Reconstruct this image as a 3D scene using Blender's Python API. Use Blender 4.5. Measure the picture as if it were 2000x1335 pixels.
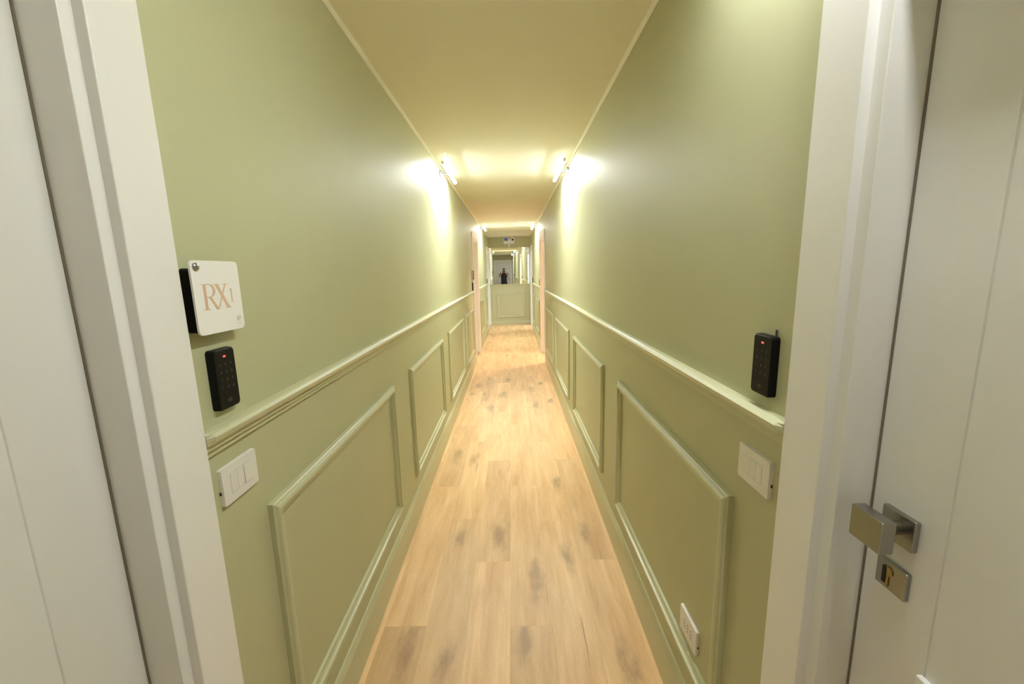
import bpy, bmesh, math, random
from mathutils import Vector, Matrix

scene = bpy.context.scene
for o in list(bpy.data.objects):
    bpy.data.objects.remove(o)
COL = scene.collection

# ------------------------------------------------------------------ camera, world, exposure
EYE = 1.55
cam_d = bpy.data.cameras.new('camera_view')
cam = bpy.data.objects.new('camera_view', cam_d)
COL.objects.link(cam)
cam_d.sensor_width = 36.0
cam_d.lens = 14.5006
cam_d.clip_start = 0.004
cam_d.clip_end = 100
R3 = Matrix(((0.99972083, 0.02352650, 0.00218330),
             (-0.00183507, 0.16943804, -0.98553913),
             (-0.02355622, 0.98525999, 0.16943391)))
M4 = R3.to_4x4()
M4.translation = Vector((0, 0, EYE))
cam.matrix_world = M4
scene.camera = cam

w = bpy.data.worlds.new('world')
scene.world = w
w.use_nodes = True
w.node_tree.nodes['Background'].inputs[0].default_value = (0.02, 0.02, 0.02, 1)
w.node_tree.nodes['Background'].inputs[1].default_value = 0.2

vs = scene.view_settings
vs.view_transform = 'Standard'
vs.look = 'None'
vs.gamma = 1.0
vs.use_curve_mapping = False
vs.exposure = 0.22
try:
    scene.cycles.max_bounces = 14
    scene.cycles.diffuse_bounces = 9
    scene.cycles.glossy_bounces = 6
except Exception:
    pass

TUBE_POWER = 375.0
TUBE_COL = (0.955, 1.0, 1.01)

# ------------------------------------------------------------------ dimensions
XL, XR = -0.6416, 0.5549          # faces of the long walls
YB, YE = -1.15, 12.10             # back wall and end wall
H = 2.51                          # ceiling
TH = 0.12                         # wall thickness
RAIL0, RAIL1 = 1.185, 1.240       # chair rail

# ------------------------------------------------------------------ materials
def mat(name, col, rough=0.5, metal=0.0, spec=0.5, coat=0.0):
    m = bpy.data.materials.new(name)
    m.use_nodes = True
    b = m.node_tree.nodes['Principled BSDF']
    b.inputs['Base Color'].default_value = (*col, 1)
    b.inputs['Roughness'].default_value = rough
    b.inputs['Metallic'].default_value = metal
    b.inputs['Specular IOR Level'].default_value = spec
    b.inputs['Coat Weight'].default_value = coat
    return m

def nd(m, t, **kw):
    n = m.node_tree.nodes.new(t)
    for k, v in kw.items():
        setattr(n, k, v)
    return n

def lk(m, a, b):
    m.node_tree.links.new(a, b)

def paint(name, col, rough, var=0.03, bump=0.05, scale=(1, 1, 1), nscale=60, spec=0.5):
    """painted surface: slight mottling of tone, fine roller relief"""
    m = mat(name, col, rough, spec=spec)
    b = m.node_tree.nodes['Principled BSDF']
    geo = nd(m, 'ShaderNodeNewGeometry')
    mp = nd(m, 'ShaderNodeMapping')
    mp.inputs['Scale'].default_value = scale
    lk(m, geo.outputs['Position'], mp.inputs['Vector'])
    n1 = nd(m, 'ShaderNodeTexNoise')
    n1.inputs['Scale'].default_value = nscale
    n1.inputs['Detail'].default_value = 4
    lk(m, mp.outputs['Vector'], n1.inputs['Vector'])
    bp = nd(m, 'ShaderNodeBump')
    bp.inputs['Strength'].default_value = bump
    bp.inputs['Distance'].default_value = 0.002
    lk(m, n1.outputs['Fac'], bp.inputs['Height'])
    lk(m, bp.outputs['Normal'], b.inputs['Normal'])
    n2 = nd(m, 'ShaderNodeTexNoise')
    n2.inputs['Scale'].default_value = 2.3
    n2.inputs['Detail'].default_value = 3
    lk(m, geo.outputs['Position'], n2.inputs['Vector'])
    hsv = nd(m, 'ShaderNodeHueSaturation')
    hsv.inputs['Color'].default_value = (*col, 1)
    mr = nd(m, 'ShaderNodeMapRange')
    mr.inputs['To Min'].default_value = 1 - var
    mr.inputs['To Max'].default_value = 1 + var
    lk(m, n2.outputs['Fac'], mr.inputs['Value'])
    lk(m, mr.outputs['Result'], hsv.inputs['Value'])
    lk(m, hsv.outputs['Color'], b.inputs['Base Color'])
    return m

GREEN = (0.510, 0.508, 0.312)
M = {}
M['green'] = paint('sage_wall_paint', GREEN, 0.52, 0.02, 0.10, (9, 9, 1.2), 14, spec=0.38)
M['green_trim'] = paint('sage_trim_paint', (0.555, 0.553, 0.350), 0.34, 0.01, 0.03)
M['ceil'] = paint('ceiling_paint', (0.87, 0.84, 0.72), 0.75, 0.01, 0.04, spec=0.25)
M['cove'] = paint('cove_paint', (0.86, 0.83, 0.70), 0.6, 0.01, 0.02)
M['white'] = paint('white_lacquer', (0.86, 0.85, 0.82), 0.38, 0.01, 0.02)
M['leaf'] = paint('door_lacquer', (0.80, 0.79, 0.76), 0.42, 0.01, 0.03)
M['room'] = paint('side_room_paint', (0.75, 0.62, 0.54), 0.7, 0.01, 0.03)
M['room_cool'] = paint('far_room_paint', (0.72, 0.75, 0.78), 0.7, 0.01, 0.03)
M['plastic'] = mat('white_plastic', (0.80, 0.78, 0.74), 0.32)
M['acrylic'] = mat('sign_white', (0.93, 0.92, 0.89), 0.22)
M['print'] = mat('tan_print', (0.72, 0.50, 0.35), 0.5)
M['print_pale'] = mat('pale_print', (0.66, 0.58, 0.46), 0.5)
M['black'] = mat('black_plastic', (0.005, 0.005, 0.005), 0.38, spec=0.15)
M['darkgap'] = mat('dark_plastic', (0.02, 0.018, 0.015), 0.6)
M['keyprint'] = mat('grey_key_print', (0.10, 0.10, 0.10), 0.5)
M['roomfloor'] = mat('room_floor', (0.62, 0.42, 0.23), 0.45)
M['seal'] = mat('grey_rubber_seal', (0.20, 0.175, 0.13), 0.7)
M['steel'] = mat('satin_steel', (0.38, 0.37, 0.34), 0.27, 1.0)
M['brass'] = mat('cylinder_brass', (0.50, 0.36, 0.14), 0.35, 1.0)
M['bracket'] = mat('bracket_grey', (0.10, 0.10, 0.11), 0.4, 0.5)
M['mirror'] = mat('mirror_glass', (0.97, 0.98, 0.96), 0.008, 1.0)
M['blue'] = mat('blue_panel', (0.10, 0.18, 0.50), 0.4)
M['subfloor'] = mat('subfloor', (0.10, 0.07, 0.04), 0.9)
M['skin'] = mat('skin', (0.55, 0.32, 0.22), 0.5)
M['hair'] = mat('dark_hair', (0.012, 0.010, 0.009), 0.6)
M['shirt'] = mat('dark_navy_cotton', (0.012, 0.013, 0.022), 0.85)
M['trousers'] = mat('dark_trousers', (0.02, 0.022, 0.03), 0.85)
M['shoe'] = mat('dark_shoe', (0.03, 0.03, 0.03), 0.6)
M['eye'] = mat('eye_white', (0.7, 0.68, 0.65), 0.2)
M['lensglass'] = mat('lens_glass', (0.01, 0.01, 0.02), 0.05, coat=1.0)

def emit(name, col, s):
    m = mat(name, col, 0.4)
    b = m.node_tree.nodes['Principled BSDF']
    b.inputs['Emission Color'].default_value = (*col, 1)
    b.inputs['Emission Strength'].default_value = s
    return m
M['tube'] = emit('tube_glow', TUBE_COL, TUBE_POWER)
M['tube_dim'] = emit('dimmed_tube_glow', TUBE_COL, TUBE_POWER * 0.54)
M['opal'] = emit('added_cover_glow', TUBE_COL, TUBE_POWER * 0.0085)  # added glow on the tube covers, softly brightens the ceiling
M['opal_dim'] = emit('added_cover_glow_dim', TUBE_COL, TUBE_POWER * 0.0085)
M['led'] = emit('red_led', (1.0, 0.05, 0.04), 3.0)
M['lamp_warm'] = emit('warm_panel_glow', (1.0, 0.80, 0.66), 70.0)
M['lamp_cool'] = emit('cool_panel_glow', (0.82, 0.92, 1.0), 55.0)

def wood():
    m = mat('oak_plank', (0.6, 0.4, 0.22), 0.42, spec=0.4)
    b = m.node_tree.nodes['Principled BSDF']
    tc = nd(m, 'ShaderNodeTexCoord')
    oi = nd(m, 'ShaderNodeObjectInfo')
    def attr(n):
        a = nd(m, 'ShaderNodeAttribute', attribute_type='OBJECT', attribute_name=n)
        return a
    # shifted coordinate: every plank shows a different piece of wood
    off = nd(m, 'ShaderNodeCombineXYZ')
    mul = nd(m, 'ShaderNodeMath', operation='MULTIPLY')
    mul.inputs[1].default_value = 37.0
    lk(m, oi.outputs['Random'], mul.inputs[0])
    lk(m, mul.outputs[0], off.inputs[0]); lk(m, mul.outputs[0], off.inputs[1])
    add = nd(m, 'ShaderNodeVectorMath', operation='ADD')
    lk(m, tc.outputs['Object'], add.inputs[0]); lk(m, off.outputs[0], add.inputs[1])

    def noise(vec, sc, scale, detail=4, rough=0.55, dist=0.0):
        mp = nd(m, 'ShaderNodeMapping')
        mp.inputs['Scale'].default_value = sc
        lk(m, vec, mp.inputs['Vector'])
        n = nd(m, 'ShaderNodeTexNoise')
        n.inputs['Scale'].default_value = scale
        n.inputs['Detail'].default_value = detail
        n.inputs['Roughness'].default_value = rough
        n.inputs['Distortion'].default_value = dist
        lk(m, mp.outputs[0], n.inputs['Vector'])
        return n.outputs['Fac']
    P = add.outputs[0]
    fine = noise(P, (1, 0.035, 1), 260, 3, 0.6)
    grain = noise(P, (1, 0.10, 1), 38, 5, 0.6, 0.6)
    broad = noise(P, (1, 0.16, 1), 8.5, 3, 0.5, 0.3)
    streak = noise(P, (1, 0.02, 1), 22, 2, 0.5)
    pores = noise(P, (1, 0.11, 1), 420, 2, 0.7)
    warp = noise(P, (1, 0.4, 1), 16, 3, 0.6)

    def math_(op, a, bb=None, clamp=False):
        n = nd(m, 'ShaderNodeMath', operation=op, use_clamp=clamp)
        for i, v in enumerate((a, bb)):
            if v is None:
                continue
            if isinstance(v, (int, float)):
                n.inputs[i].default_value = v
            else:
                lk(m, v, n.inputs[i])
        return n.outputs[0]
    # knots: two per plank, placed by the plank's own properties
    total = None; rings_total = None
    for kn in ('knot_a', 'knot_b'):
        a = attr(kn)
        sep = nd(m, 'ShaderNodeSeparateXYZ')
        lk(m, a.outputs['Vector'], sep.inputs[0])
        d = nd(m, 'ShaderNodeVectorMath', operation='SUBTRACT')
        lk(m, tc.outputs['Object'], d.inputs[0]); lk(m, a.outputs['Vector'], d.inputs[1])
        s = nd(m, 'ShaderNodeVectorMath', operation='MULTIPLY')
        s.inputs[1].default_value = (1 / 0.058, 1 / 0.185, 0)
        lk(m, d.outputs[0], s.inputs[0])
        ln = nd(m, 'ShaderNodeVectorMath', operation='LENGTH')
        lk(m, s.outputs[0], ln.inputs[0])
        base = math_('DIVIDE', ln.outputs['Value'], sep.outputs['Z'])
        r = math_('ADD', base, math_('MULTIPLY', math_('SUBTRACT', warp, 0.5), 2.6))
        halo = nd(m, 'ShaderNodeMapRange', interpolation_type='SMOOTHSTEP')
        halo.inputs['From Min'].default_value = -0.1
        halo.inputs['From Max'].default_value = 1.15
        halo.inputs['To Min'].default_value = 0.85
        halo.inputs['To Max'].default_value = 0.0
        lk(m, r, halo.inputs['Value'])
        far = nd(m, 'ShaderNodeMapRange', interpolation_type='SMOOTHSTEP')
        far.inputs['From Min'].default_value = 0.5
        far.inputs['From Max'].default_value = 1.5
        far.inputs['To Min'].default_value = 1.0
        far.inputs['To Max'].default_value = 0.0
        lk(m, base, far.inputs['Value'])
        ring = math_('ADD', math_('MULTIPLY', math_('SINE', math_('MULTIPLY', r, 34.0)), 0.05), 0.68)
        flame = math_('MULTIPLY', ring, math_('ADD', math_('MULTIPLY', grain, 1.2), 0.4))
        k = math_('MULTIPLY', math_('MULTIPLY', halo.outputs[0], far.outputs[0]), flame)
        total = k if total is None else math_('ADD', total, k)
    total = math_('MINIMUM', total, 1.0)
    # cracks: thin dark streaks
    crk = noise(P, (1, 0.03, 1), 60, 2, 0.4)
    cr = nd(m, 'ShaderNodeMapRange')
    cr.inputs['From Min'].default_value = 0.74
    cr.inputs['From Max'].default_value = 0.75
    lk(m, crk, cr.inputs['Value'])

    ramp = nd(m, 'ShaderNodeValToRGB')
    ramp.color_ramp.elements[0].position = 0.30
    ramp.color_ramp.elements[0].color = (0.58, 0.335, 0.138, 1)
    ramp.color_ramp.elements[1].position = 0.68
    ramp.color_ramp.elements[1].color = (0.85, 0.585, 0.300, 1)
    v = math_('ADD', math_('MULTIPLY', grain, 0.36), math_('MULTIPLY', broad, 0.55))
    v = math_('ADD', v, math_('MULTIPLY', math_('SUBTRACT', fine, 0.5), 0.16))
    v = math_('ADD', v, math_('MULTIPLY', math_('SUBTRACT', streak, 0.5), 0.20))
    v = math_('ADD', v, math_('MULTIPLY', math_('SUBTRACT', pores, 0.5), 0.22))
    v = math_('ADD', v, 0.06)
    lk(m, v, ramp.inputs['Fac'])
    tone = attr('tone')
    hsv = nd(m, 'ShaderNodeHueSaturation')
    lk(m, ramp.outputs['Color'], hsv.inputs['Color'])
    lk(m, tone.outputs['Fac'], hsv.inputs['Value'])
    mix = nd(m, 'ShaderNodeMix', data_type='RGBA')
    lk(m, math_('MULTIPLY', total, 1.05, True), mix.inputs['Factor'])
    lk(m, hsv.outputs['Color'], mix.inputs['A'])
    mix.inputs['B'].default_value = (0.29, 0.180, 0.090, 1)
    mix2 = nd(m, 'ShaderNodeMix', data_type='RGBA')
    lk(m, math_('MULTIPLY', cr.outputs[0], 0.6, True), mix2.inputs['Factor'])
    lk(m, mix.outputs['Result'], mix2.inputs['A'])
    mix2.inputs['B'].default_value = (0.22, 0.12, 0.06, 1)
    lk(m, mix2.outputs['Result'], b.inputs['Base Color'])
    bp = nd(m, 'ShaderNodeBump')
    bp.inputs['Strength'].default_value = 0.12
    bp.inputs['Distance'].default_value = 0.001
    lk(m, fine, bp.inputs['Height'])
    lk(m, bp.outputs['Normal'], b.inputs['Normal'])
    return m
M['wood'] = wood()

# ------------------------------------------------------------------ mesh helpers
class MB:
    """collects shapes; build() links them as ONE mesh object. fr maps (d, s, z) to the world."""
    def __init__(self, fr=None):
        self.bm = bmesh.new()
        self.fr = fr or (lambda a, b, c: (a, b, c))
    def v(self, a, b, c):
        return self.bm.verts.new(self.fr(a, b, c))
    def box(self, a0, a1, b0, b1, c0, c1, bev=0.0, seg=2):
        vv = [self.v(a, b, c) for a in (a0, a1) for b in (b0, b1) for c in (c0, c1)]
        fs = []
        for q in ((0, 1, 3, 2), (4, 6, 7, 5), (0, 4, 5, 1), (2, 3, 7, 6), (0, 2, 6, 4), (1, 5, 7, 3)):
            fs.append(self.bm.faces.new([vv[i] for i in q]))
        if bev:
            es = list({e for f in fs for e in f.edges})
            bmesh.ops.bevel(self.bm, geom=es, offset=bev, segments=seg, affect='EDGES', profile=0.5)
        return self
    def prism(self, poly, e0, e1, order='ab'):
        """poly in two of the axes, extruded along the third"""
        def pt(p, e):
            return {'ab': (p[0], p[1], e), 'ac': (p[0], e, p[1]), 'bc': (e, p[0], p[1])}[order]
        A = [self.v(*pt(p, e0)) for p in poly]
        B = [self.v(*pt(p, e1)) for p in poly]
        n = len(poly)
        self.bm.faces.new(A); self.bm.faces.new(B[::-1])
        for i in range(n):
            self.bm.faces.new((A[i], B[i], B[(i + 1) % n], A[(i + 1) % n]))
        return self
    def cyl(self, p0, p1, r0, r1=None, n=20):
        r1 = r0 if r1 is None else r1
        p0, p1 = Vector(p0), Vector(p1)
        t = (p1 - p0).normalized()
        u = t.orthogonal().normalized(); w_ = t.cross(u)
        A, B = [], []
        for i in range(n):
            a = 2 * math.pi * i / n
            dv = u * math.cos(a) + w_ * math.sin(a)
            A.append(self.v(*(p0 + dv * r0))); B.append(self.v(*(p1 + dv * r1)))
        self.bm.faces.new(A); self.bm.faces.new(B[::-1])
        for i in range(n):
            self.bm.faces.new((A[i], B[i], B[(i + 1) % n], A[(i + 1) % n]))
        return self
    def ball(self, c, r, sub=2):
        rr = (r, r, r) if isinstance(r, (int, float)) else r
        bmesh.ops.create_icosphere(self.bm, subdivisions=sub, radius=1.0,
                                   matrix=Matrix.Translation(c) @ Matrix.Diagonal((*rr, 1)))
        return self
    def frame(self, prof, s0, s1, z0, z1):
        """profile (d, inset) swept round a rectangle with mitred corners"""
        cs = ((s0, z0, 1, 1), (s1, z0, -1, 1), (s1, z1, -1, -1), (s0, z1, 1, -1))
        rings = [[self.v(d, s + i * ds, z + i * dz) for d, i in prof] for s, z, ds, dz in cs]
        n = len(prof)
        for k in range(4):
            A, B = rings[k], rings[(k + 1) % 4]
            for i in range(n):
                self.bm.faces.new((A[i], B[i], B[(i + 1) % n], A[(i + 1) % n]))
        return self
    def build(self, name, material, parent=None, smooth=False):
        bmesh.ops.recalc_face_normals(self.bm, faces=self.bm.faces)
        me = bpy.data.meshes.new(name)
        self.bm.to_mesh(me); self.bm.free()
        me.materials.append(M[material])
        if smooth:
            for p in me.polygons:
                p.use_smooth = True
        o = bpy.data.objects.new(name, me)
        COL.objects.link(o)
        if parent is not None:
            o.parent = parent
            o.matrix_parent_inverse = pinv(parent)
        return o

def pinv(p):
    return world_of(p).inverted()

def world_of(o):
    if o.parent is None:
        return o.matrix_basis.copy()
    return world_of(o.parent) @ o.matrix_parent_inverse @ o.matrix_basis

def tag(o, label, cat, group=None, kind=None):
    o['label'] = label
    o['category'] = cat
    if group: o['group'] = group
    if kind: o['kind'] = kind
    return o

def empty(name, loc):
    o = bpy.data.objects.new(name, None)
    o.location = loc
    o.empty_display_size = 0.1
    COL.objects.link(o)
    return o

FL = lambda d, s, z: (XL + d, s, z)      # left wall: d out of the wall, s along the corridor
FRT = lambda d, s, z: (XR - d, s, z)     # right wall
FE = lambda d, s, z: (s, YE - d, z)      # end wall
FB = lambda d, s, z: (s, YB + d, z)      # back wall

# ------------------------------------------------------------------ openings (outer edges of the architraves)
DOORS_L = [(-0.315, 0.785), (6.93, 8.03), (10.97, 12.07)]
DOORS_R = [(-0.315, 0.780), (6.78, 7.88), (10.90, 12.00)]
DTOP = 2.20
OPEN_IN = 0.088                          # wall opening starts this far inside the architrave's outer edge

# ------------------------------------------------------------------ floor
fl = MB().box(XL - TH, XR + TH, YB - TH, YE + TH, -0.06, -0.0085).build('floor', 'subfloor')
tag(fl, 'light oak plank floor running the length of the corridor', 'floor', kind='structure')
rng = random.Random(4)
EDGES = [XL, -0.602, -0.415, -0.228, -0.041, 0.146, 0.333, 0.520, XR]
JOINT = [2.01, 1.600, 2.400, 2.003, 1.588, 1.150, 2.003, 1.60]
PL = 1.2125
KN = [(-.336, 2.229), (-.101, 2.252), (.275, 2.05), (.092, 1.871), (.401, 2.25), (-.471, 1.478), (-.303, 1.430),
      (.015, 1.500), (.43, 1.370), (-.347, 3.253), (-.495, 3.349), (.299, 2.839), (.435, 4.781), (.253, 4.677),
      (-.544, 5.143), (-.135, 5.077), (-.276, 4.549), (.24, 5.326), (-.474, 5.537)]
TONES = {(1, 0): 0.86, (1, 1): 1.03, (1, 2): 0.92, (1, 3): 1.06, (2, 0): 0.93, (2, 1): 1.07, (3, 0): 1.07, (3, 1): 0.96,
         (3, 2): 1.10, (4, 0): 0.93, (4, 1): 1.00, (4, 2): 1.05, (5, 0): 0.98, (5, 1): 1.02, (6, 0): 0.98, (6, 1): 0.90, (6, 2): 1.03}
for r in range(8):
    x0, x1 = EDGES[r] + 0.00006, EDGES[r + 1] - 0.00006
    y = JOINT[r] - PL * 4
    k = -4 + 1
    i = -3
    while y < YE:
        a, b = max(y, YB) + 0.0001, min(y + PL, YE) - 0.0001
        if b - a > 0.02:
            cx, cy = (x0 + x1) / 2, (a + b) / 2
            mb = MB()
            hx, hy = (x1 - x0) / 2, (b - a) / 2
            c = 0.00022
            # plank with eased top edges
            lo = [mb.v(sx * hx, sy * hy, -0.008) for sx, sy in ((-1, -1), (1, -1), (1, 1), (-1, 1))]
            md = [mb.v(sx * hx, sy * hy, -c) for sx, sy in ((-1, -1), (1, -1), (1, 1), (-1, 1))]
            hi = [mb.v(sx * (hx - c), sy * (hy - c), 0) for sx, sy in ((-1, -1), (1, -1), (1, 1), (-1, 1))]
            mb.bm.faces.new(lo); mb.bm.faces.new(hi)
            for q in range(4):
                mb.bm.faces.new((lo[q], lo[(q + 1) % 4], md[(q + 1) % 4], md[q]))
                mb.bm.faces.new((md[q], md[(q + 1) % 4], hi[(q + 1) % 4], hi[q]))
            p = mb.build('plank', 'wood', fl)
            p.location = (cx, cy, 0)
            ks = [(kx - cx, ky - cy, rng.uniform(0.75, 1.25)) for kx, ky in KN if x0 <= kx <= x1 and a <= ky <= b]
            if b > 5.6 or b < 1.0:
                while len(ks) < 2 and rng.random() < 0.55:
                    ks.append((rng.uniform(-0.06, 0.06), rng.uniform(-hy, hy), rng.uniform(0.5, 0.9)))
            while len(ks) < 2:
                ks.append((50.0, 50.0, 1.0))
            p['knot_a'] = ks[0]; p['knot_b'] = ks[1]
            # index of this plank counted from the one ending at the first measured joint
            idx = round((y + PL - JOINT[r]) / PL)
            p['tone'] = TONES.get((r, idx), rng.uniform(0.93, 1.07))
        y += PL

# ------------------------------------------------------------------ ceiling and coves
ce = MB().box(XL - TH, XR + TH, YB - TH, YE + TH, H, H + 0.08).build('ceiling', 'ceil')
tag(ce, 'plain pale ceiling above the narrow corridor', 'ceiling', kind='structure')
for n, fr, side in ((1, FL, 'left'), (2, FRT, 'right')):
    t = MB(fr).prism([(-0.001, H - 0.014), (0.004, H - 0.014), (0.016, H - 0.003), (0.016, H + 0.001), (-0.001, H + 0.001)], YB, YE, 'ac').build('trim_%d' % n, 'cove')
    tag(t, 'thin pale cove strip between ceiling and %s wall' % side, 'trim', kind='structure')

# ------------------------------------------------------------------ walls
def long_wall(name, fr, doors, label):
    mb = MB(fr)
    s = YB - TH
    for a, b in doors:
        mb.box(-TH, 0, s, a + OPEN_IN, 0, H)
        mb.box(-TH, 0, a + OPEN_IN, b - OPEN_IN, DTOP - OPEN_IN, H)
        s = b - OPEN_IN
    mb.box(-TH, 0, s, YE + TH, 0, H)
    o = mb.build(name, 'green')
    return tag(o, label, 'wall', kind='structure')
WL = long_wall('wall_left', FL, DOORS_L, 'long sage green wall carrying the RX1 sign, with panelled wainscot')
WR = long_wall('wall_right', FRT, DOORS_R, 'long sage green wall with the low power socket and panelled wainscot')
WE = tag(MB().box(XL, XR, YE, YE + TH, 0, H).build('wall_end', 'green'), 'sage green end wall behind the mirror, with one framed panel', 'wall', kind='structure')
BO = (-0.593 + OPEN_IN, 0.507 - OPEN_IN)
mbk = MB(FB).box(-TH, 0, XL, BO[0], 0, H).box(-TH, 0, BO[1], XR, 0, H).box(-TH, 0, BO[0], BO[1], DTOP - OPEN_IN, H)
WB = tag(mbk.build('wall_back', 'green'), 'green wall with a white door, seen in the mirror behind the photographer', 'wall', kind='structure')

PROF = [(0, 0), (0.014, 0), (0.018, 0.004), (0.014, 0.0085), (0.020, 0.0125), (0.0225, 0.019), (0.0225, 0.026), (0.014, 0.0275), (0.0105, 0.036), (0.0105, 0.0465), (0, 0.0475)]
PAN_L = [(0.975, 2.095), (2.460, 3.640), (4.020, 5.260), (5.560, 6.640), (8.33, 9.50), (9.85, 10.70)]
PAN_R = [(0.968, 2.085), (2.450, 3.625), (3.970, 5.165), (5.470, 6.590), (8.22, 9.36), (9.70, 10.62)]
for wall, fr, pans in ((WL, FL, PAN_L), (WR, FRT, PAN_R)):
    for a, b in pans:
        MB(fr).frame(PROF, a, b, 0.268, 0.972).build('panel_moulding', 'green_trim', wall)
MB(FE).frame(PROF, -0.428, 0.385, 0.215, 0.915).build('panel_moulding', 'green_trim', WE)

# chair rails and baseboards, cut at the doors
RAILP = [(d, RAIL0 + h) for d, h in ((0, 0), (0.009, 0), (0.009, 0.0125), (0.006, 0.0135), (0.0165, 0.0150), (0.0165, 0.0250), (0.013, 0.0265), (0.0245, 0.0285), (0.029, 0.0340), (0.0325, 0.0430), (0.0325, 0.0460), (0.026, 0.0520), (0.018, 0.055), (0, 0.055))]
BASEP = [(0, 0), (0.017, 0), (0.017, 0.143), (0.014, 0.149), (0.006, 0.166), (0, 0.168)]
def runs(doors):
    out = []; s = YB
    for a, b in doors:
        if a - s > 0.03: out.append((s, a))
        s = b
    if YE - s > 0.05: out.append((s, YE))
    return out
tn = 3
where = {0: 'beside the back door', 1: 'from the nearest door to the middle door', 2: 'between the middle and the farthest door'}
for side, fr, doors in (('left', FL, DOORS_L), ('right', FRT, DOORS_R)):
    for i, (a, b) in enumerate(runs(doors)):
        o = MB(fr)
        n = len(RAILP)
        # ends cut back at a slant where the rail meets an architrave
        def ring(s, f, lim):
            return [o.v(min(d, lim), s, z) for d, z in RAILP]
        R = [ring(a, 0, 0.021), ring(a + 0.012, 0, 1), ring(b - 0.012, 0, 1), ring(b, 0, 0.021)]
        for p, q in zip(R, R[1:]):
            for k in range(n):
                o.bm.faces.new((p[k], q[k], q[(k + 1) % n], p[(k + 1) % n]))
        o.bm.faces.new(R[0]); o.bm.faces.new(R[-1][::-1])
        o = o.build('trim_%d' % tn, 'green_trim'); tn += 1
        tag(o, 'sage green chair rail on the %s wall, %s' % (side, where.get(i, 'beyond the last door')), 'chair rail', kind='structure')
        bb = MB(fr).prism(BASEP, a, b, 'ac').build('baseboard_' + side, 'green_trim')
        tag(bb, 'sage green baseboard on the %s wall, %s' % (side, where.get(i, 'beyond the last door')), 'baseboard', kind='structure')
o = MB(FE).prism([(0, 1.150), (0.010, 1.150), (0.020, 1.165), (0.034, 1.168), (0.034, 1.180), (0, 1.180)], XL + 0.001, XR - 0.001, 'ac')
o = o.build('trim_%d' % tn, 'green_trim'); tn += 1
tag(o, 'sage green ledge under the mirror on the end wall', 'trim', kind='structure')
bb = MB(FE).prism([(d, z * 0.6) for d, z in BASEP], XL + 0.001, XR - 0.001, 'ac').build('baseboard_end', 'green_trim')
tag(bb, 'sage green baseboard along the foot of the end wall', 'baseboard', kind='structure')

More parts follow.
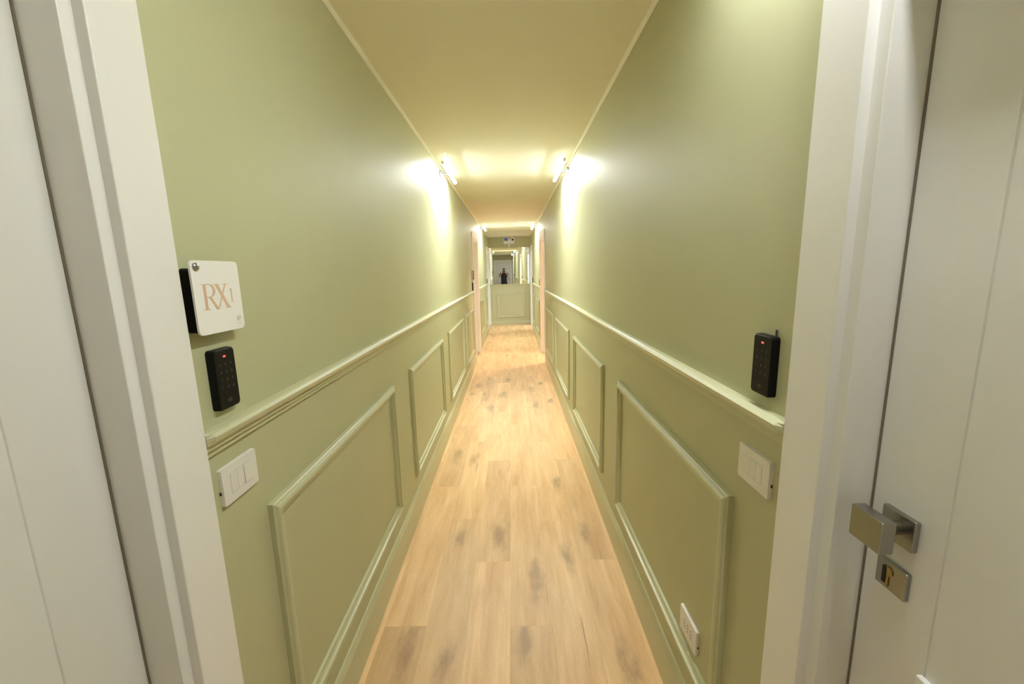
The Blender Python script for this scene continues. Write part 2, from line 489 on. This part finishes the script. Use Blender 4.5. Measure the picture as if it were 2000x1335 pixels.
# ------------------------------------------------------------------ doors
def door(num, fr, a, b, label, leaf='closed', handle=None, cat='door'):
    """a, b: outer edges of the architrave along the wall"""
    root = empty('door_%d' % num, fr(0, (a + b) / 2, 0))
    tag(root, label, cat, kind='structure')
    AW = 0.100
    for s0, s1 in ((a, a + AW), (b - AW, b)):
        MB(fr).box(0, 0.020, s0, s1, 0, DTOP, 0.002).build('architrave', 'white', root)
    MB(fr).box(0, 0.020, a + AW, b - AW, DTOP - AW, DTOP, 0.002).build('architrave_head', 'white', root)
    j0, j1 = a + OPEN_IN, b - OPEN_IN
    JW = 0.035
    for s0, s1, st0, st1 in ((j0, j0 + JW, j0 + JW, j0 + JW + 0.014), (j1 - JW, j1, j1 - JW - 0.014, j1 - JW)):
        jm = MB(fr).box(-TH, 0.002, s0, s1, 0, DTOP - OPEN_IN, 0.0015)
        if leaf == 'closed':
            jm.box(-TH, -0.104, st0, st1, 0, DTOP - OPEN_IN - JW)
        jm.build('jamb', 'white', root)
    MB(fr).box(-TH, 0.002, j0 + JW, j1 - JW, DTOP - OPEN_IN - JW, DTOP - OPEN_IN, 0.0015).build('jamb_head', 'white', root)
    l0, l1 = j0 + JW + 0.004, j1 - JW - 0.004
    if leaf == 'closed':
        MB(fr).box(-TH, -0.0005, j0 + JW, j1 - JW, -0.0084, 0.0, 0.0004).build('threshold', 'roomfloor', root)
        for q0, q1 in ((j0 + JW - 0.0004, l0 - 0.0002), (l1 + 0.0002, j1 - JW + 0.0004)):
            MB(fr).box(-0.072, -0.0585, q0, q1, 0.004, DTOP - OPEN_IN - JW).build('seal', 'seal', root)
    zt = DTOP - OPEN_IN - JW - 0.004
    if leaf == 'closed':
        f, k = -0.060, -0.102
        g = 0.121
        def notch(s):
            return [(f, s - 0.0020), (f - 0.0022, s - 0.0005), (f - 0.0022, s + 0.0005), (f, s + 0.0020)]
        poly = [(k, l0), (f, l0)] + notch(l0 + g) + notch(l1 - g) + [(f, l1), (k, l1)]
        lf = MB(fr).prism(poly, 0.006, zt, 'ab').build('leaf', 'leaf', root)
    elif leaf == 'open':
        # swung into the room behind, hinged on the far jamb
        lf = MB(fr).box(-TH - 0.01 - (l1 - l0), -TH - 0.01, l1 - 0.048, l1 - 0.006, 0.006, zt, 0.002).build('leaf', 'leaf', root)
    if handle:
        hs, hz, f = handle, 1.132, -0.060
        hd = MB(fr).box(-0.022, 0.000, hs - 0.029, hs + 0.029, hz - 0.0265, hz + 0.0265, 0.0015).build('knob', 'steel', root)
        hd['label'] = 'square satin steel door knob'
        MB(fr).box(f, f + 0.009, hs - 0.028, hs + 0.028, hz - 0.026, hz + 0.026, 0.0015).build('rose', 'steel', hd)
        MB(fr).cyl((f + 0.008, hs, hz), (-0.021, hs, hz), 0.011).build('neck', 'steel', hd)
        ez = 1.043
        if fr is FRT:
            MB(fr).box(f, f + 0.010, hs - 0.20, hs - 0.062, 0.870, 0.927, 0.002).build('low_plate', 'white', root)
        es = MB(fr).box(f, f + 0.008, hs - 0.026, hs + 0.026, ez - 0.024, ez + 0.024, 0.0015).build('escutcheon', 'steel', root)
        MB(fr).cyl((f + 0.007, hs + 0.004, ez + 0.008), (f + 0.0098, hs + 0.004, ez + 0.008), 0.0082).build('lock_cylinder', 'brass', es)
        MB(fr).box(f + 0.007, f + 0.0095, hs + 0.0012, hs + 0.0068, ez - 0.018, ez + 0.004).build('lock_cylinder', 'brass', es)
        MB(fr).box(f + 0.0090, f + 0.0104, hs + 0.0060, hs + 0.0125, ez - 0.015, ez + 0.014).build('keyhole', 'darkgap', es)
    return root

door(1, FL, *DOORS_L[0], 'white door in white frame on the left, nearest, without a visible handle')
door(2, FRT, *DOORS_R[0], 'white door in white frame on the right, nearest, with square steel knob', handle=0.598)
door(3, FL, *DOORS_L[1], 'white framed door halfway along the left wall', handle=7.15)
door(4, FRT, *DOORS_R[1], 'doorway standing open halfway along the right wall, lit from inside', leaf='open')
door(5, FL, *DOORS_L[2], 'farthest white framed door on the left, next to the mirror', handle=11.2)
door(6, FRT, *DOORS_R[2], 'farthest doorway on the right, standing open next to the mirror', leaf='open')
door(7, FB, -0.593, 0.507, 'white door behind the photographer, seen only in the mirror', handle=0.32)

# rooms behind the two open doorways
def room(tagname, y0, y1, depth, material, lamp, word):
    x0, x1 = XR + TH, XR + TH + depth
    f = tag(MB().box(x0 - TH, x1, y0, y1, -0.05, -0.001).build('floor_%s_room' % tagname, 'subfloor'), 'floor of the %s' % word, 'floor', kind='structure')
    f.data.materials.clear(); f.data.materials.append(M['roomfloor'])
    c = tag(MB().box(x0, x1, y0, y1, H, H + 0.05).build('ceiling_%s_room' % tagname, material), 'ceiling of the %s' % word, 'ceiling', kind='structure')
    tag(MB().box(x1, x1 + 0.05, y0 - 0.05, y1 + 0.05, 0, H).build('wall_%s_room_outer' % tagname, material), 'outer wall of the %s' % word, 'wall', kind='structure')
    tag(MB().box(x0, x1, y0 - 0.05, y0, 0, H).build('wall_%s_room_near' % tagname, material), 'near wall of the %s' % word, 'wall', kind='structure')
    tag(MB().box(x0, x1, y1, y1 + 0.05, 0, H).build('wall_%s_room_far' % tagname, material), 'far wall of the %s' % word, 'wall', kind='structure')
    xm, ym = (x0 + x1) / 2, (y0 + y1) / 2
    t = empty('ceiling_panel_light', (xm, ym, H))
    tag(t, 'flat ceiling light inside the %s' % word, 'ceiling light')
    MB().box(xm - 0.32, xm + 0.32, ym - 0.32, ym + 0.32, H - 0.03, H, 0.003).build('housing', 'plastic', t)
    MB().box(xm - 0.29, xm + 0.29, ym - 0.29, ym + 0.29, H - 0.034, H - 0.029).build('diffuser', lamp, t)
room('middle', 6.2, 9.2, 2.0, 'room', 'lamp_warm', 'room behind the middle right doorway')
room('farthest', 10.2, 13.0, 2.0, 'room_cool', 'lamp_cool', 'room behind the farthest right doorway')

# ------------------------------------------------------------------ wall lights
def wall_light(fr, s, label, z=2.450, off=0.092, L=0.78, glow='tube'):
    t = empty('wall_light', fr(0, s, z))
    tag(t, label, 'wall light', 'tube lights high on the corridor walls')
    MB(fr).cyl((off, s - L / 2, z), (off, s + L / 2, z), 0.0135, n=24).build('tube', glow, t, True)
    for e in (-1, 1):
        MB(fr).cyl((off, s + e * L / 2, z), (off, s + e * (L / 2 + 0.012), z), 0.0145, n=20).build('end_cap', 'plastic', t)
    # opaque hood on the side that faces up and towards the wall, added cover blocks the tube upwards and glows faintly to light the ceiling
    def shell(a0, a1, name, material):
        sh = MB(fr)
        k = 8
        ang = [math.radians(a0 + (a1 - a0) * i / k) for i in range(k + 1)]
        for p, q in zip(ang, ang[1:]):
            sh.prism([(off + r * math.cos(a), z + r * math.sin(a)) for r, a in ((0.0175, p), (0.0175, q), (0.0155, q), (0.0155, p))], s - L / 2, s + L / 2, 'ac')
        sh.build(name, material, t)
    shell(100, 195, 'hood', 'plastic')
    shell(-22, 100, 'added_glow_cover', glow.replace('tube', 'opal'))
    MB(fr).box(0, 0.024, s - 0.035, s + 0.035, z - 0.026, z + 0.026, 0.003).build('wall_bracket', 'bracket', t)
    MB(fr).box(0.022, off - 0.010, s - 0.010, s + 0.010, z - 0.008, z + 0.008, 0.002).build('arm', 'bracket', t)
    MB(fr).cyl((off, s - 0.012, z), (off, s + 0.012, z), 0.0165, n=20).build('clip', 'bracket', t)
wall_light(FRT, 0.66, 'tube light high on the right wall above the keypad, only its glow in view', glow='tube_dim', off=0.085)
wall_light(FL, 4.03, 'glowing tube light on dark bracket, nearer one high on the left wall')
wall_light(FRT, 4.03, 'glowing tube light on dark bracket, nearer visible one high on the right wall')
wall_light(FL, 9.05, 'glowing tube light on the left wall, far one close to the mirror')
wall_light(FRT, 8.90, 'glowing tube light on the right wall, far one close to the mirror')

# ------------------------------------------------------------------ mirror and alarm box on the end wall
mr = empty('mirror', (-0.043, YE - 0.02, 1.18))
tag(mr, 'large frameless wall mirror above the ledge on the end wall', 'mirror')
ANG = math.radians(1.0)
mw = (XR - XL) / 2 - 0.006
def FM(d, s, z):      # mirror plane stands a degree out of square with the corridor
    y = YE - 0.0125 - d + (s - 0.0) * math.tan(ANG)
    return (-0.043 + s, y, z)
MB(FM).box(0, 0.005, -mw, mw, 1.1805, 2.215).build('mirror_glass', 'mirror', mr)
MB(FM).box(-0.0015, 0.0, -mw + 0.02, mw - 0.02, 1.20, 2.20).build('dark_back', 'darkgap', mr)

al = empty('alarm_box', (-0.045, YE, 2.40))
tag(al, 'white box with blue panel and black round lens above the mirror', 'alarm box')
MB(FE).box(0, 0.075, -0.195, 0.105, 2.315, 2.495, 0.006).build('housing', 'plastic', al)
MB(FE).box(0.074, 0.0785, -0.180, -0.075, 2.395, 2.480, 0.001).build('blue_panel', 'blue', al)
MB(FE).cyl((0.074, 0.055, 2.425), (0.082, 0.055, 2.425), 0.027).build('lens', 'black', al)
MB(FE).box(0.074, 0.0775, -0.055, 0.010, 2.450, 2.470).build('vent_slot', 'keyprint', al)
MB(FE).box(0.01, 0.045, -0.065, -0.025, 2.225, 2.317, 0.003).build('stem', 'plastic', al)

# ------------------------------------------------------------------ sign
SY, SZ, SD = 0.868, 1.5115, 0.030
FS = lambda d, s, z: (XL + SD + d, SY + s, SZ + z)
sg = empty('room_sign', FL(0, SY, SZ))
tag(sg, 'white square RX1 sign standing off the left wall, steel stud in its corner', 'sign')
def rrect(w_, h_, r, n=6):
    pts = []
    for cx, cy, a0 in ((w_ - r, h_ - r, 0), (-w_ + r, h_ - r, 90), (-w_ + r, -h_ + r, 180), (w_ - r, -h_ + r, 270)):
        for i in range(n + 1):
            a = math.radians(a0 + 90 * i / n)
            pts.append((cx + r * math.cos(a), cy + r * math.sin(a)))
    return pts
MB(FS).prism(rrect(0.0690, 0.0735, 0.010), -0.004, 0.0, 'bc').build('plate', 'acrylic', sg)
st = MB(FS).cyl((-0.0005, -0.0560, 0.0610), (0.0035, -0.0560, 0.0610), 0.0078, 0.0070).ball(FS(0.0030, -0.056, 0.061), (0.0022, 0.0062, 0.0062)).build('stud_cap', 'steel', sg, True)
MB(FS).prism([(a, b - 0.0055) for a, b in rrect(0.0600, 0.0640, 0.008)], -SD, -0.004, 'bc').build('dark_back', 'black', sg)  # black block added to stand in for the shadow behind the plate
LT = 0.0006
def letter(polys, material='print', name='letter'):
    mb = MB(FS)
    for i, p in enumerate(polys):        # strokes overlap: each a hair higher than the last
        mb.prism([(a / 1000, b / 1000) for a, b in p], -0.0002, LT + i * 0.00002, 'bc')
    return mb.build(name, material, sg)
def arc(cx, cy, rx, ry, a0, a1, n=12):
    return [(cx + rx * math.cos(math.radians(a0 + (a1 - a0) * i / n)), cy + ry * math.sin(math.radians(a0 + (a1 - a0) * i / n))) for i in range(n + 1)]
# R: stem, serifs, bowl, long leg
bowl = arc(-27.5, 13.4, 16.5, 13.6, 90, -90) + arc(-27.5, 13.6, 10.5, 11.6, -90, 90)
bo = arc(-27.5, 13.4, 16.5, 13.6, 90, -90); bi = arc(-27.5, 13.6, 10.6, 11.8, 90, -90)
Rp = [[(-43, 27), (-36.2, 27), (-36.2, -24.4), (-43, -24.4)],
      [(-48.5, 27), (-36, 27), (-36, 25.4), (-48.5, 26)], [(-48.5, -24.4), (-30.5, -24.4), (-30.5, -23.2), (-36, -21.8), (-43, -21.8), (-48.5, -23.2)],
      [(-36.5, 27), (-27.5, 27), (-27.5, 25.3), (-36.5, 25.3)], [(-36.5, 1.7), (-27.5, 1.7), (-27.5, -0.2), (-36.5, -0.2)],
      [(-30.8, 0.6), (-23.6, 0.6), (-8.5, -20.5), (-4.2, -23.2), (-4.2, -25), (-12.5, -25)]]
for i in range(12):
    Rp.append([bo[i], bo[i + 1], bi[i + 1], bi[i]])
letter(Rp)
# X: heavy and light diagonals with serifs
Xp = [[(-9.5, 26.4), (-1, 26.4), (29, -24.6), (20.5, -24.6)], [(20, 26.4), (23.2, 26.4), (-2.2, -19.6), (-5.0, -19.6)],
      [(-15, 26.4), (4, 26.4), (4, 25.2), (-15, 25.2)], [(13.5, 26.4), (30.6, 26.4), (30.6, 25.2), (13.5, 25.2)],
      [(14.5, -23.4), (34, -23.4), (34, -24.6), (14.5, -24.6)], [(-6.5, -19.0), (1.0, -19.0), (1.0, -20.2), (-6.5, -20.2)]]
letter(Xp)
Op = [[(36.2, 16), (39.2, 16), (39.2, -12.6), (36.2, -12.6)], [(32.4, 13.0), (36.4, 16), (36.4, 14.2), (32.4, 11.8)],
      [(31.6, -11.8), (43.6, -11.8), (43.6, -12.9), (31.6, -12.9)]]
letter(Op)
# little emblem in the corner: two strokes, a hook and a line beneath
Ep = [[(46, -46), (48, -46), (48, -56), (46, -56)], [(48, -46), (53.5, -46), (53.5, -47.5), (48, -47.5)], [(52.0, -47.5), (53.5, -47.5), (53.5, -51), (52.0, -51)],
      [(48, -51), (53.5, -51), (53.5, -52.3), (48, -52.3)], [(50, -52.3), (52, -52.3), (55, -56), (53, -56)], [(55.8, -45), (57.2, -45), (57.2, -52), (55.8, -52)],
      [(44, -61), (56, -61), (56, -62), (44, -62)]]
letter(Ep, 'print_pale', 'emblem')

# ------------------------------------------------------------------ keypads
def text_mesh(ch, size):
    cu = bpy.data.curves.new('glyph', 'FONT')
    cu.body = ch; cu.size = size; cu.align_x = 'CENTER'; cu.align_y = 'CENTER'; cu.resolution_u = 2
    ob = bpy.data.objects.new('glyph', cu)
    COL.objects.link(ob)
    bpy.context.view_layer.update()
    me = bpy.data.meshes.new_from_object(ob.evaluated_get(bpy.context.evaluated_depsgraph_get()))
    bpy.data.objects.remove(ob)
    bpy.data.curves.remove(cu)
    me.name = 'key'
    me.materials.clear(); me.materials.append(M['keyprint'])
    return me
GLYPH = {c: text_mesh(c, 0.0085) for c in '123456789*0#'}
def keypad(fr, s, z, label, detail=True, flip=1, w_=0.0335, h_=0.066, d_=0.0165):
    g = lambda d, a, b: fr(d, s + a, z + b)
    t = empty('keypad', fr(0, s, z))
    tag(t, label, 'keypad', 'black access keypads beside the doors')
    mb = MB(g)
    # rounded body, face eased towards the edges
    rings = []
    for d, k in ((0, 0.0), (d_ - 0.003, 0.0), (d_ - 0.0008, 0.0012), (d_, 0.0032)):
        rings.append([mb.v(d, a, b) for a, b in rrect(w_ - k, h_ - k, 0.008)])
    n = len(rings[0])
    mb.bm.faces.new(rings[0]); mb.bm.faces.new(rings[-1][::-1])
    for p, q in zip(rings, rings[1:]):
        for i in range(n):
            mb.bm.faces.new((p[i], q[i], q[(i + 1) % n], p[(i + 1) % n]))
    mb.build('body', 'black', t)
    MB(g).box(d_ - 0.0005, d_ + 0.0008, -0.0042, 0.0030, h_ - 0.0185, h_ - 0.0150, 0.0005).build('status_led', 'led', t)
    if not detail:
        return t
    for i, ch in enumerate('123456789*0#'):
        r, c = divmod(i, 3)
        o = bpy.data.objects.new('key', GLYPH[ch])
        COL.objects.link(o)
        # face outwards from the wall: text x along the reader's right
        right = Vector((0, 1, 0)) if fr is FL else Vector((0, -1, 0))
        up = Vector((0, 0, 1)); out = right.cross(up)
        mt = Matrix((right, up, out)).transposed().to_4x4()
        cc = (c - 1) * 0.0165
        mt.translation = Vector(fr(d_ + 0.0003, s, z)) + right * cc + up * (h_ - 0.034 - r * 0.0168)
        o.parent = t
        o.matrix_parent_inverse = world_of(t).inverted()
        o.matrix_basis = mt
    em = MB(g).prism([(a * 0.010, -0.047 + b * 0.010) for a, b in ((0, .6), (.9, 0), (0, -.6), (-.9, 0))], d_ - 0.0002, d_ + 0.0002, 'bc').build('emblem', 'darkgap', t)
    MB(g).cyl((d_ * 0.5, flip * 0.022, h_ - 0.002), (d_ * 0.5, flip * 0.022, h_ + 0.0012), 0.0032, n=12).build('cover_screw', 'steel', t)
    return t
keypad(FL, 0.8755, 1.334, 'black keypad with red light under the RX1 sign')
kr = keypad(FRT, 0.8755, 1.336, 'black keypad with red light beside the nearest right door')
MB(FRT).cyl((0.0035, 0.852, 1.400), (0.0035, 0.852, 1.416), 0.0022, n=10).build('cable_stub', 'bracket', kr)
keypad(FL, 6.78, 1.315, 'small distant black keypad before the middle left door, under a dark edge-on sign', False)
keypad(FRT, 8.07, 1.315, 'small distant black keypad just past the open middle right doorway', False)
keypad(FL, 10.86, 1.300, 'small distant black keypad before the farthest left door', False)
keypad(FRT, 10.74, 1.300, 'small distant black keypad before the farthest right doorway', False)
# the middle door's sign, seen edge-on; black plate stands in for its shaded side
s2 = empty('room_sign', FL(0, 6.80, 1.50))
tag(s2, 'distant room sign seen edge-on above the keypad of the middle left door', 'sign')
g2 = lambda d, s, z: (XL + d, 6.80 + s, 1.50 + z)
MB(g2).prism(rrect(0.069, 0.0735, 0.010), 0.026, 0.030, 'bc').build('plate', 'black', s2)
for s, z in ((-0.056, 0.061), (0.056, -0.061)):
    MB(g2).cyl((0, s, z), (0.026, s, z), 0.006).build('standoff', 'steel', s2)

# ------------------------------------------------------------------ switches and socket
def plate(name, fr, s, z, label, cat, kind, pressed=None, notch=1):
    g = lambda d, a, b: fr(d, s + a, z + b)
    t = empty(name, fr(0, s, z))
    tag(t, label, cat)
    W, Hh, D = 0.060, 0.043, 0.0095
    mb = MB(g)
    prof = rrect(W, Hh, 0.004, 3)
    rings = [[mb.v(d, a * k, b * k) for a, b in prof] for d, k in ((0, 1), (D - 0.004, 1), (D, 0.985))]
    n = len(prof)
    # centre opening for the three modules
    ow, oh = 0.0345, 0.0230
    inner = [[mb.v(d, a, b) for a, b in rrect(ow, oh, 0.001, 3)] for d in (D, D - 0.005)]
    mb.bm.faces.new(rings[0]); mb.bm.faces.new(inner[1])
    seq = rings + inner
    for p, q in zip(seq, seq[1:]):
        for i in range(n):
            mb.bm.faces.new((p[i], q[i], q[(i + 1) % n], p[(i + 1) % n]))
    mb.build('cover_plate', 'plastic', t)
    MB(g).box(0.001, 0.0045, notch * W - 0.001, notch * W + 0.0006, -0.014, -0.007).build('release_slot', 'darkgap', t)
    for k in (-1, 0, 1):
        a0, a1 = k * 0.0228 - 0.0111, k * 0.0228 + 0.0111
        if kind == 'switch':
            tilt = 0.0014 if k == pressed else 0.0
            mb = MB(g)
            mb.box(D - 0.0048, D + 0.0006 + tilt, a0, a1, -0.0222, 0.0222, 0.0007)
            mb.build('rocker', 'plastic', t)
        else:
            sk = MB(g).box(D - 0.0048, D + 0.0002, a0, a1, -0.0222, 0.0222, 0.0005).build('socket_module', 'plastic', t)
            for hz in (-0.0115, 0.0, 0.0115):
                c0 = (a0 + a1) / 2 + (0.0 if hz else 0.0)
                MB(g).cyl((D - 0.0005, c0, hz), (D + 0.0004, c0, hz), 0.0027, n=12).build('pin_hole', 'darkgap', sk)
    return t
plate('light_switch', FL, 0.884, 1.100, 'white three-rocker light switch under the left chair rail', 'light switch', 'switch', pressed=1, notch=-1)
plate('light_switch', FRT, 0.886, 1.088, 'white three-rocker light switch under the right chair rail', 'light switch', 'switch', notch=-1)
plate('power_socket', FRT, 1.162, 0.392, 'white three-module power socket low inside the right wall panel', 'socket', 'socket', notch=-1)

# ------------------------------------------------------------------ photographer (seen in the mirror)
def tubechain(mb, pts, n=14):
    """pts: (x, y, z, rx[, ry]) rings along a limb, closed by balls at the ends"""
    P = [Vector(p[:3]) for p in pts]
    rings = []
    for i, p in enumerate(pts):
        t = (P[min(i + 1, len(P) - 1)] - P[max(i - 1, 0)]).normalized()
        u = Vector((1, 0, 0)) if abs(t.x) < 0.8 else Vector((0, 0, 1))
        u = (u - t * u.dot(t)).normalized(); v_ = t.cross(u)
        rx = p[3]; ry = p[4] if len(p) > 4 else rx
        rings.append([mb.bm.verts.new(P[i] + u * rx * math.cos(2 * math.pi * k / n) + v_ * ry * math.sin(2 * math.pi * k / n)) for k in range(n)])
    for a, b in zip(rings, rings[1:]):
        for k in range(n):
            mb.bm.faces.new((a[k], b[k], b[(k + 1) % n], a[(k + 1) % n]))
    mb.bm.faces.new(rings[0][::-1]); mb.bm.faces.new(rings[-1])
    for i in (0, -1):
        p = pts[i]
        r = min(p[3], p[4] if len(p) > 4 else p[3])
        mb.ball(P[i], r * 0.97, 2)

def fused(mb, name, material, parent, voxel, smooth=6):
    """fuse the pieces into one continuous surface"""
    o = mb.build(name, material)
    md = o.modifiers.new('fuse', 'REMESH'); md.mode = 'VOXEL'; md.voxel_size = voxel
    sm = o.modifiers.new('soft', 'SMOOTH'); sm.iterations = smooth; sm.factor = 0.5
    bpy.context.view_layer.update()
    me = bpy.data.meshes.new_from_object(o.evaluated_get(bpy.context.evaluated_depsgraph_get()))
    me.name = name
    o.modifiers.clear()
    o.data = me
    if not me.materials: me.materials.append(M[material])
    for p in me.polygons: p.use_smooth = True
    if parent is not None:
        o.parent = parent; o.matrix_parent_inverse = world_of(parent).inverted()
    return o

BY = -0.31
mb = MB()
# torso and legs
tubechain(mb, [(0, BY, 0.90, .150, .100), (0, BY, 1.02, .145, .095), (0, BY + .005, 1.15, .150, .100), (0, BY + .005, 1.30, .165, .108), (0, BY, 1.41, .150, .085), (0, BY + .005, 1.455, .075, .065)], 20)
tubechain(mb, [(0, BY + .005, 1.43, .058), (0, BY + .03, 1.50, .054), (0, BY + .05, 1.56, .055)])
mb.ball((0, -0.255, 1.605), (.075, .095, .112), 3)          # skull
mb.ball((0, -0.225, 1.545), (.055, .068, .060), 3)          # jaw
mb.ball((0, -0.158, 1.575), (.013, .020, .020), 2)          # nose
mb.ball((0, -0.166, 1.537), (.022, .010, .008), 2)          # lips
for e in (-1, 1):
    mb.ball((e * .076, -.255, 1.585), (.010, .020, .030), 2)  # ears
    mb.ball((e * .030, -.172, 1.612), (.022, .012, .008), 2)  # brows
    tubechain(mb, [(e * .085, BY, .93, .090), (e * .10, BY + .01, .72, .075), (e * .105, BY + .015, .50, .055), (e * .105, BY - .01, .36, .056), (e * .105, BY - .02, .10, .036)])
    tubechain(mb, [(e * .105, BY - .045, .045, .036), (e * .115, BY + .05, .035, .038, .026), (e * .125, BY + .15, .026, .036, .018)])
    # arms raised to the face
    sh = (e * .178, BY, 1.405); el = (e * .262, BY + .135, 1.215); wr = (e * .118, -.090, 1.465)
    tubechain(mb, [(*sh, .056), (e * .225, BY + .07, 1.305, .048), (*el, .039)])
    tubechain(mb, [(*el, .039), (e * .205, BY + .175, 1.315, .039), (*wr, .026, .024)])
    # palm beside the camera body, four fingers round its front, thumb behind
    pl = (e * .088, -.098, 1.520)
    tubechain(mb, [(*wr, .025, .022), (e * .100, -.096, 1.50, .020, .030), (e * .090, -.096, 1.545, .016, .030)])
    for i, (fz, ln) in enumerate(((1.572, .050), (1.553, .056), (1.534, .053), (1.517, .043))):
        tubechain(mb, [(e * .091, -.085, fz - .004, .0095), (e * .086, -.060, fz, .0088), (e * .074, -.049, fz, .0080), (e * (.088 - ln * .75), -.0495, fz - .002, .0072)], 10)
    tubechain(mb, [(e * .092, -.115, 1.515, .012), (e * .078, -.140, 1.530, .010), (e * .058, -.142, 1.545, .0085)], 10)
ps = fused(mb, 'person', 'skin', None, 0.006, 4)
tag(ps, 'photographer in dark t-shirt holding a camera to the face, reflected in the mirror', 'person')

mb = MB()
tubechain(mb, [(0, BY, .84, .175, .122), (0, BY, .95, .172, .120), (0, BY, 1.08, .168, .116), (0, BY + .005, 1.20, .175, .120), (0, BY + .005, 1.31, .186, .124), (0, BY, 1.41, .170, .098), (0, BY + .002, 1.452, .100, .078)], 24)
for e in (-1, 1):
    tubechain(mb, [(e * .165, BY, 1.408, .068), (e * .205, BY + .035, 1.345, .066), (e * .236, BY + .085, 1.280, .062)], 16)
fused(mb, 't_shirt', 'shirt', ps, 0.009, 4)
mb = MB()
tubechain(mb, [(0, BY, .84, .160, .112), (0, BY, .92, .168, .115), (0, BY, 1.00, .160, .110)], 20)
for e in (-1, 1):
    tubechain(mb, [(e * .086, BY, .90, .100), (e * .102, BY + .01, .70, .088), (e * .107, BY + .012, .48, .073), (e * .107, BY - .01, .28, .068), (e * .107, BY - .018, .10, .064)], 16)
fused(mb, 'trousers', 'trousers', ps, 0.010, 4)
for e in (-1, 1):
    mb = MB()
    tubechain(mb, [(e * .105, BY - .055, .050, .044, .046), (e * .113, BY + .04, .044, .046, .036), (e * .126, BY + .16, .032, .046, .026)], 16)
    mb.box(e * .118 - .046, e * .118 + .046, BY - .09, BY + .185, 0.001, .022, .006)
    fused(mb, 'shoe', 'shoe', ps, 0.007, 3)
mb = MB()
mb.ball((0, -.259, 1.618), (.083, .106, .108), 3)
hair_bm = mb.bm
bmesh.ops.delete(hair_bm, geom=[v for v in hair_bm.verts if (v.co.z < 1.622 - max(0, (-.245 - v.co.y)) * 1.1) ], context='VERTS')
hr = mb.build('hair', 'hair', ps, True)
sd = hr.modifiers.new('thick', 'SOLIDIFY'); sd.thickness = 0.012; sd.offset = -1
for e in (-1, 1):
    MB().ball((e * .030, -.169, 1.592), (.012, .009, .008), 2).build('eye', 'eye', ps, True)

ca = empty('photo_camera', (0, -.09, 1.55))
tag(ca, 'black photo camera held at eye level by the photographer in the mirror', 'camera')
MB().box(-.066, .066, -.118, -.068, 1.505, 1.588, .006).build('body', 'black', ca)
MB().box(-.026, .026, -.125, -.066, 1.585, 1.612, .006).build('viewfinder_hump', 'black', ca)
MB().box(.040, .070, -.075, -.058, 1.507, 1.580, .006).build('grip', 'black', ca)
ln = MB().cyl((0, -.070, 1.545), (0, -.040, 1.545), .036, .038, 28).cyl((0, -.040, 1.545), (0, -.018, 1.545), .040, .041, 28).build('lens', 'black', ca)
MB().cyl((0, -.0182, 1.545), (0, -.0165, 1.545), .034, .032, 28).build('lens_glass', 'lensglass', ln)
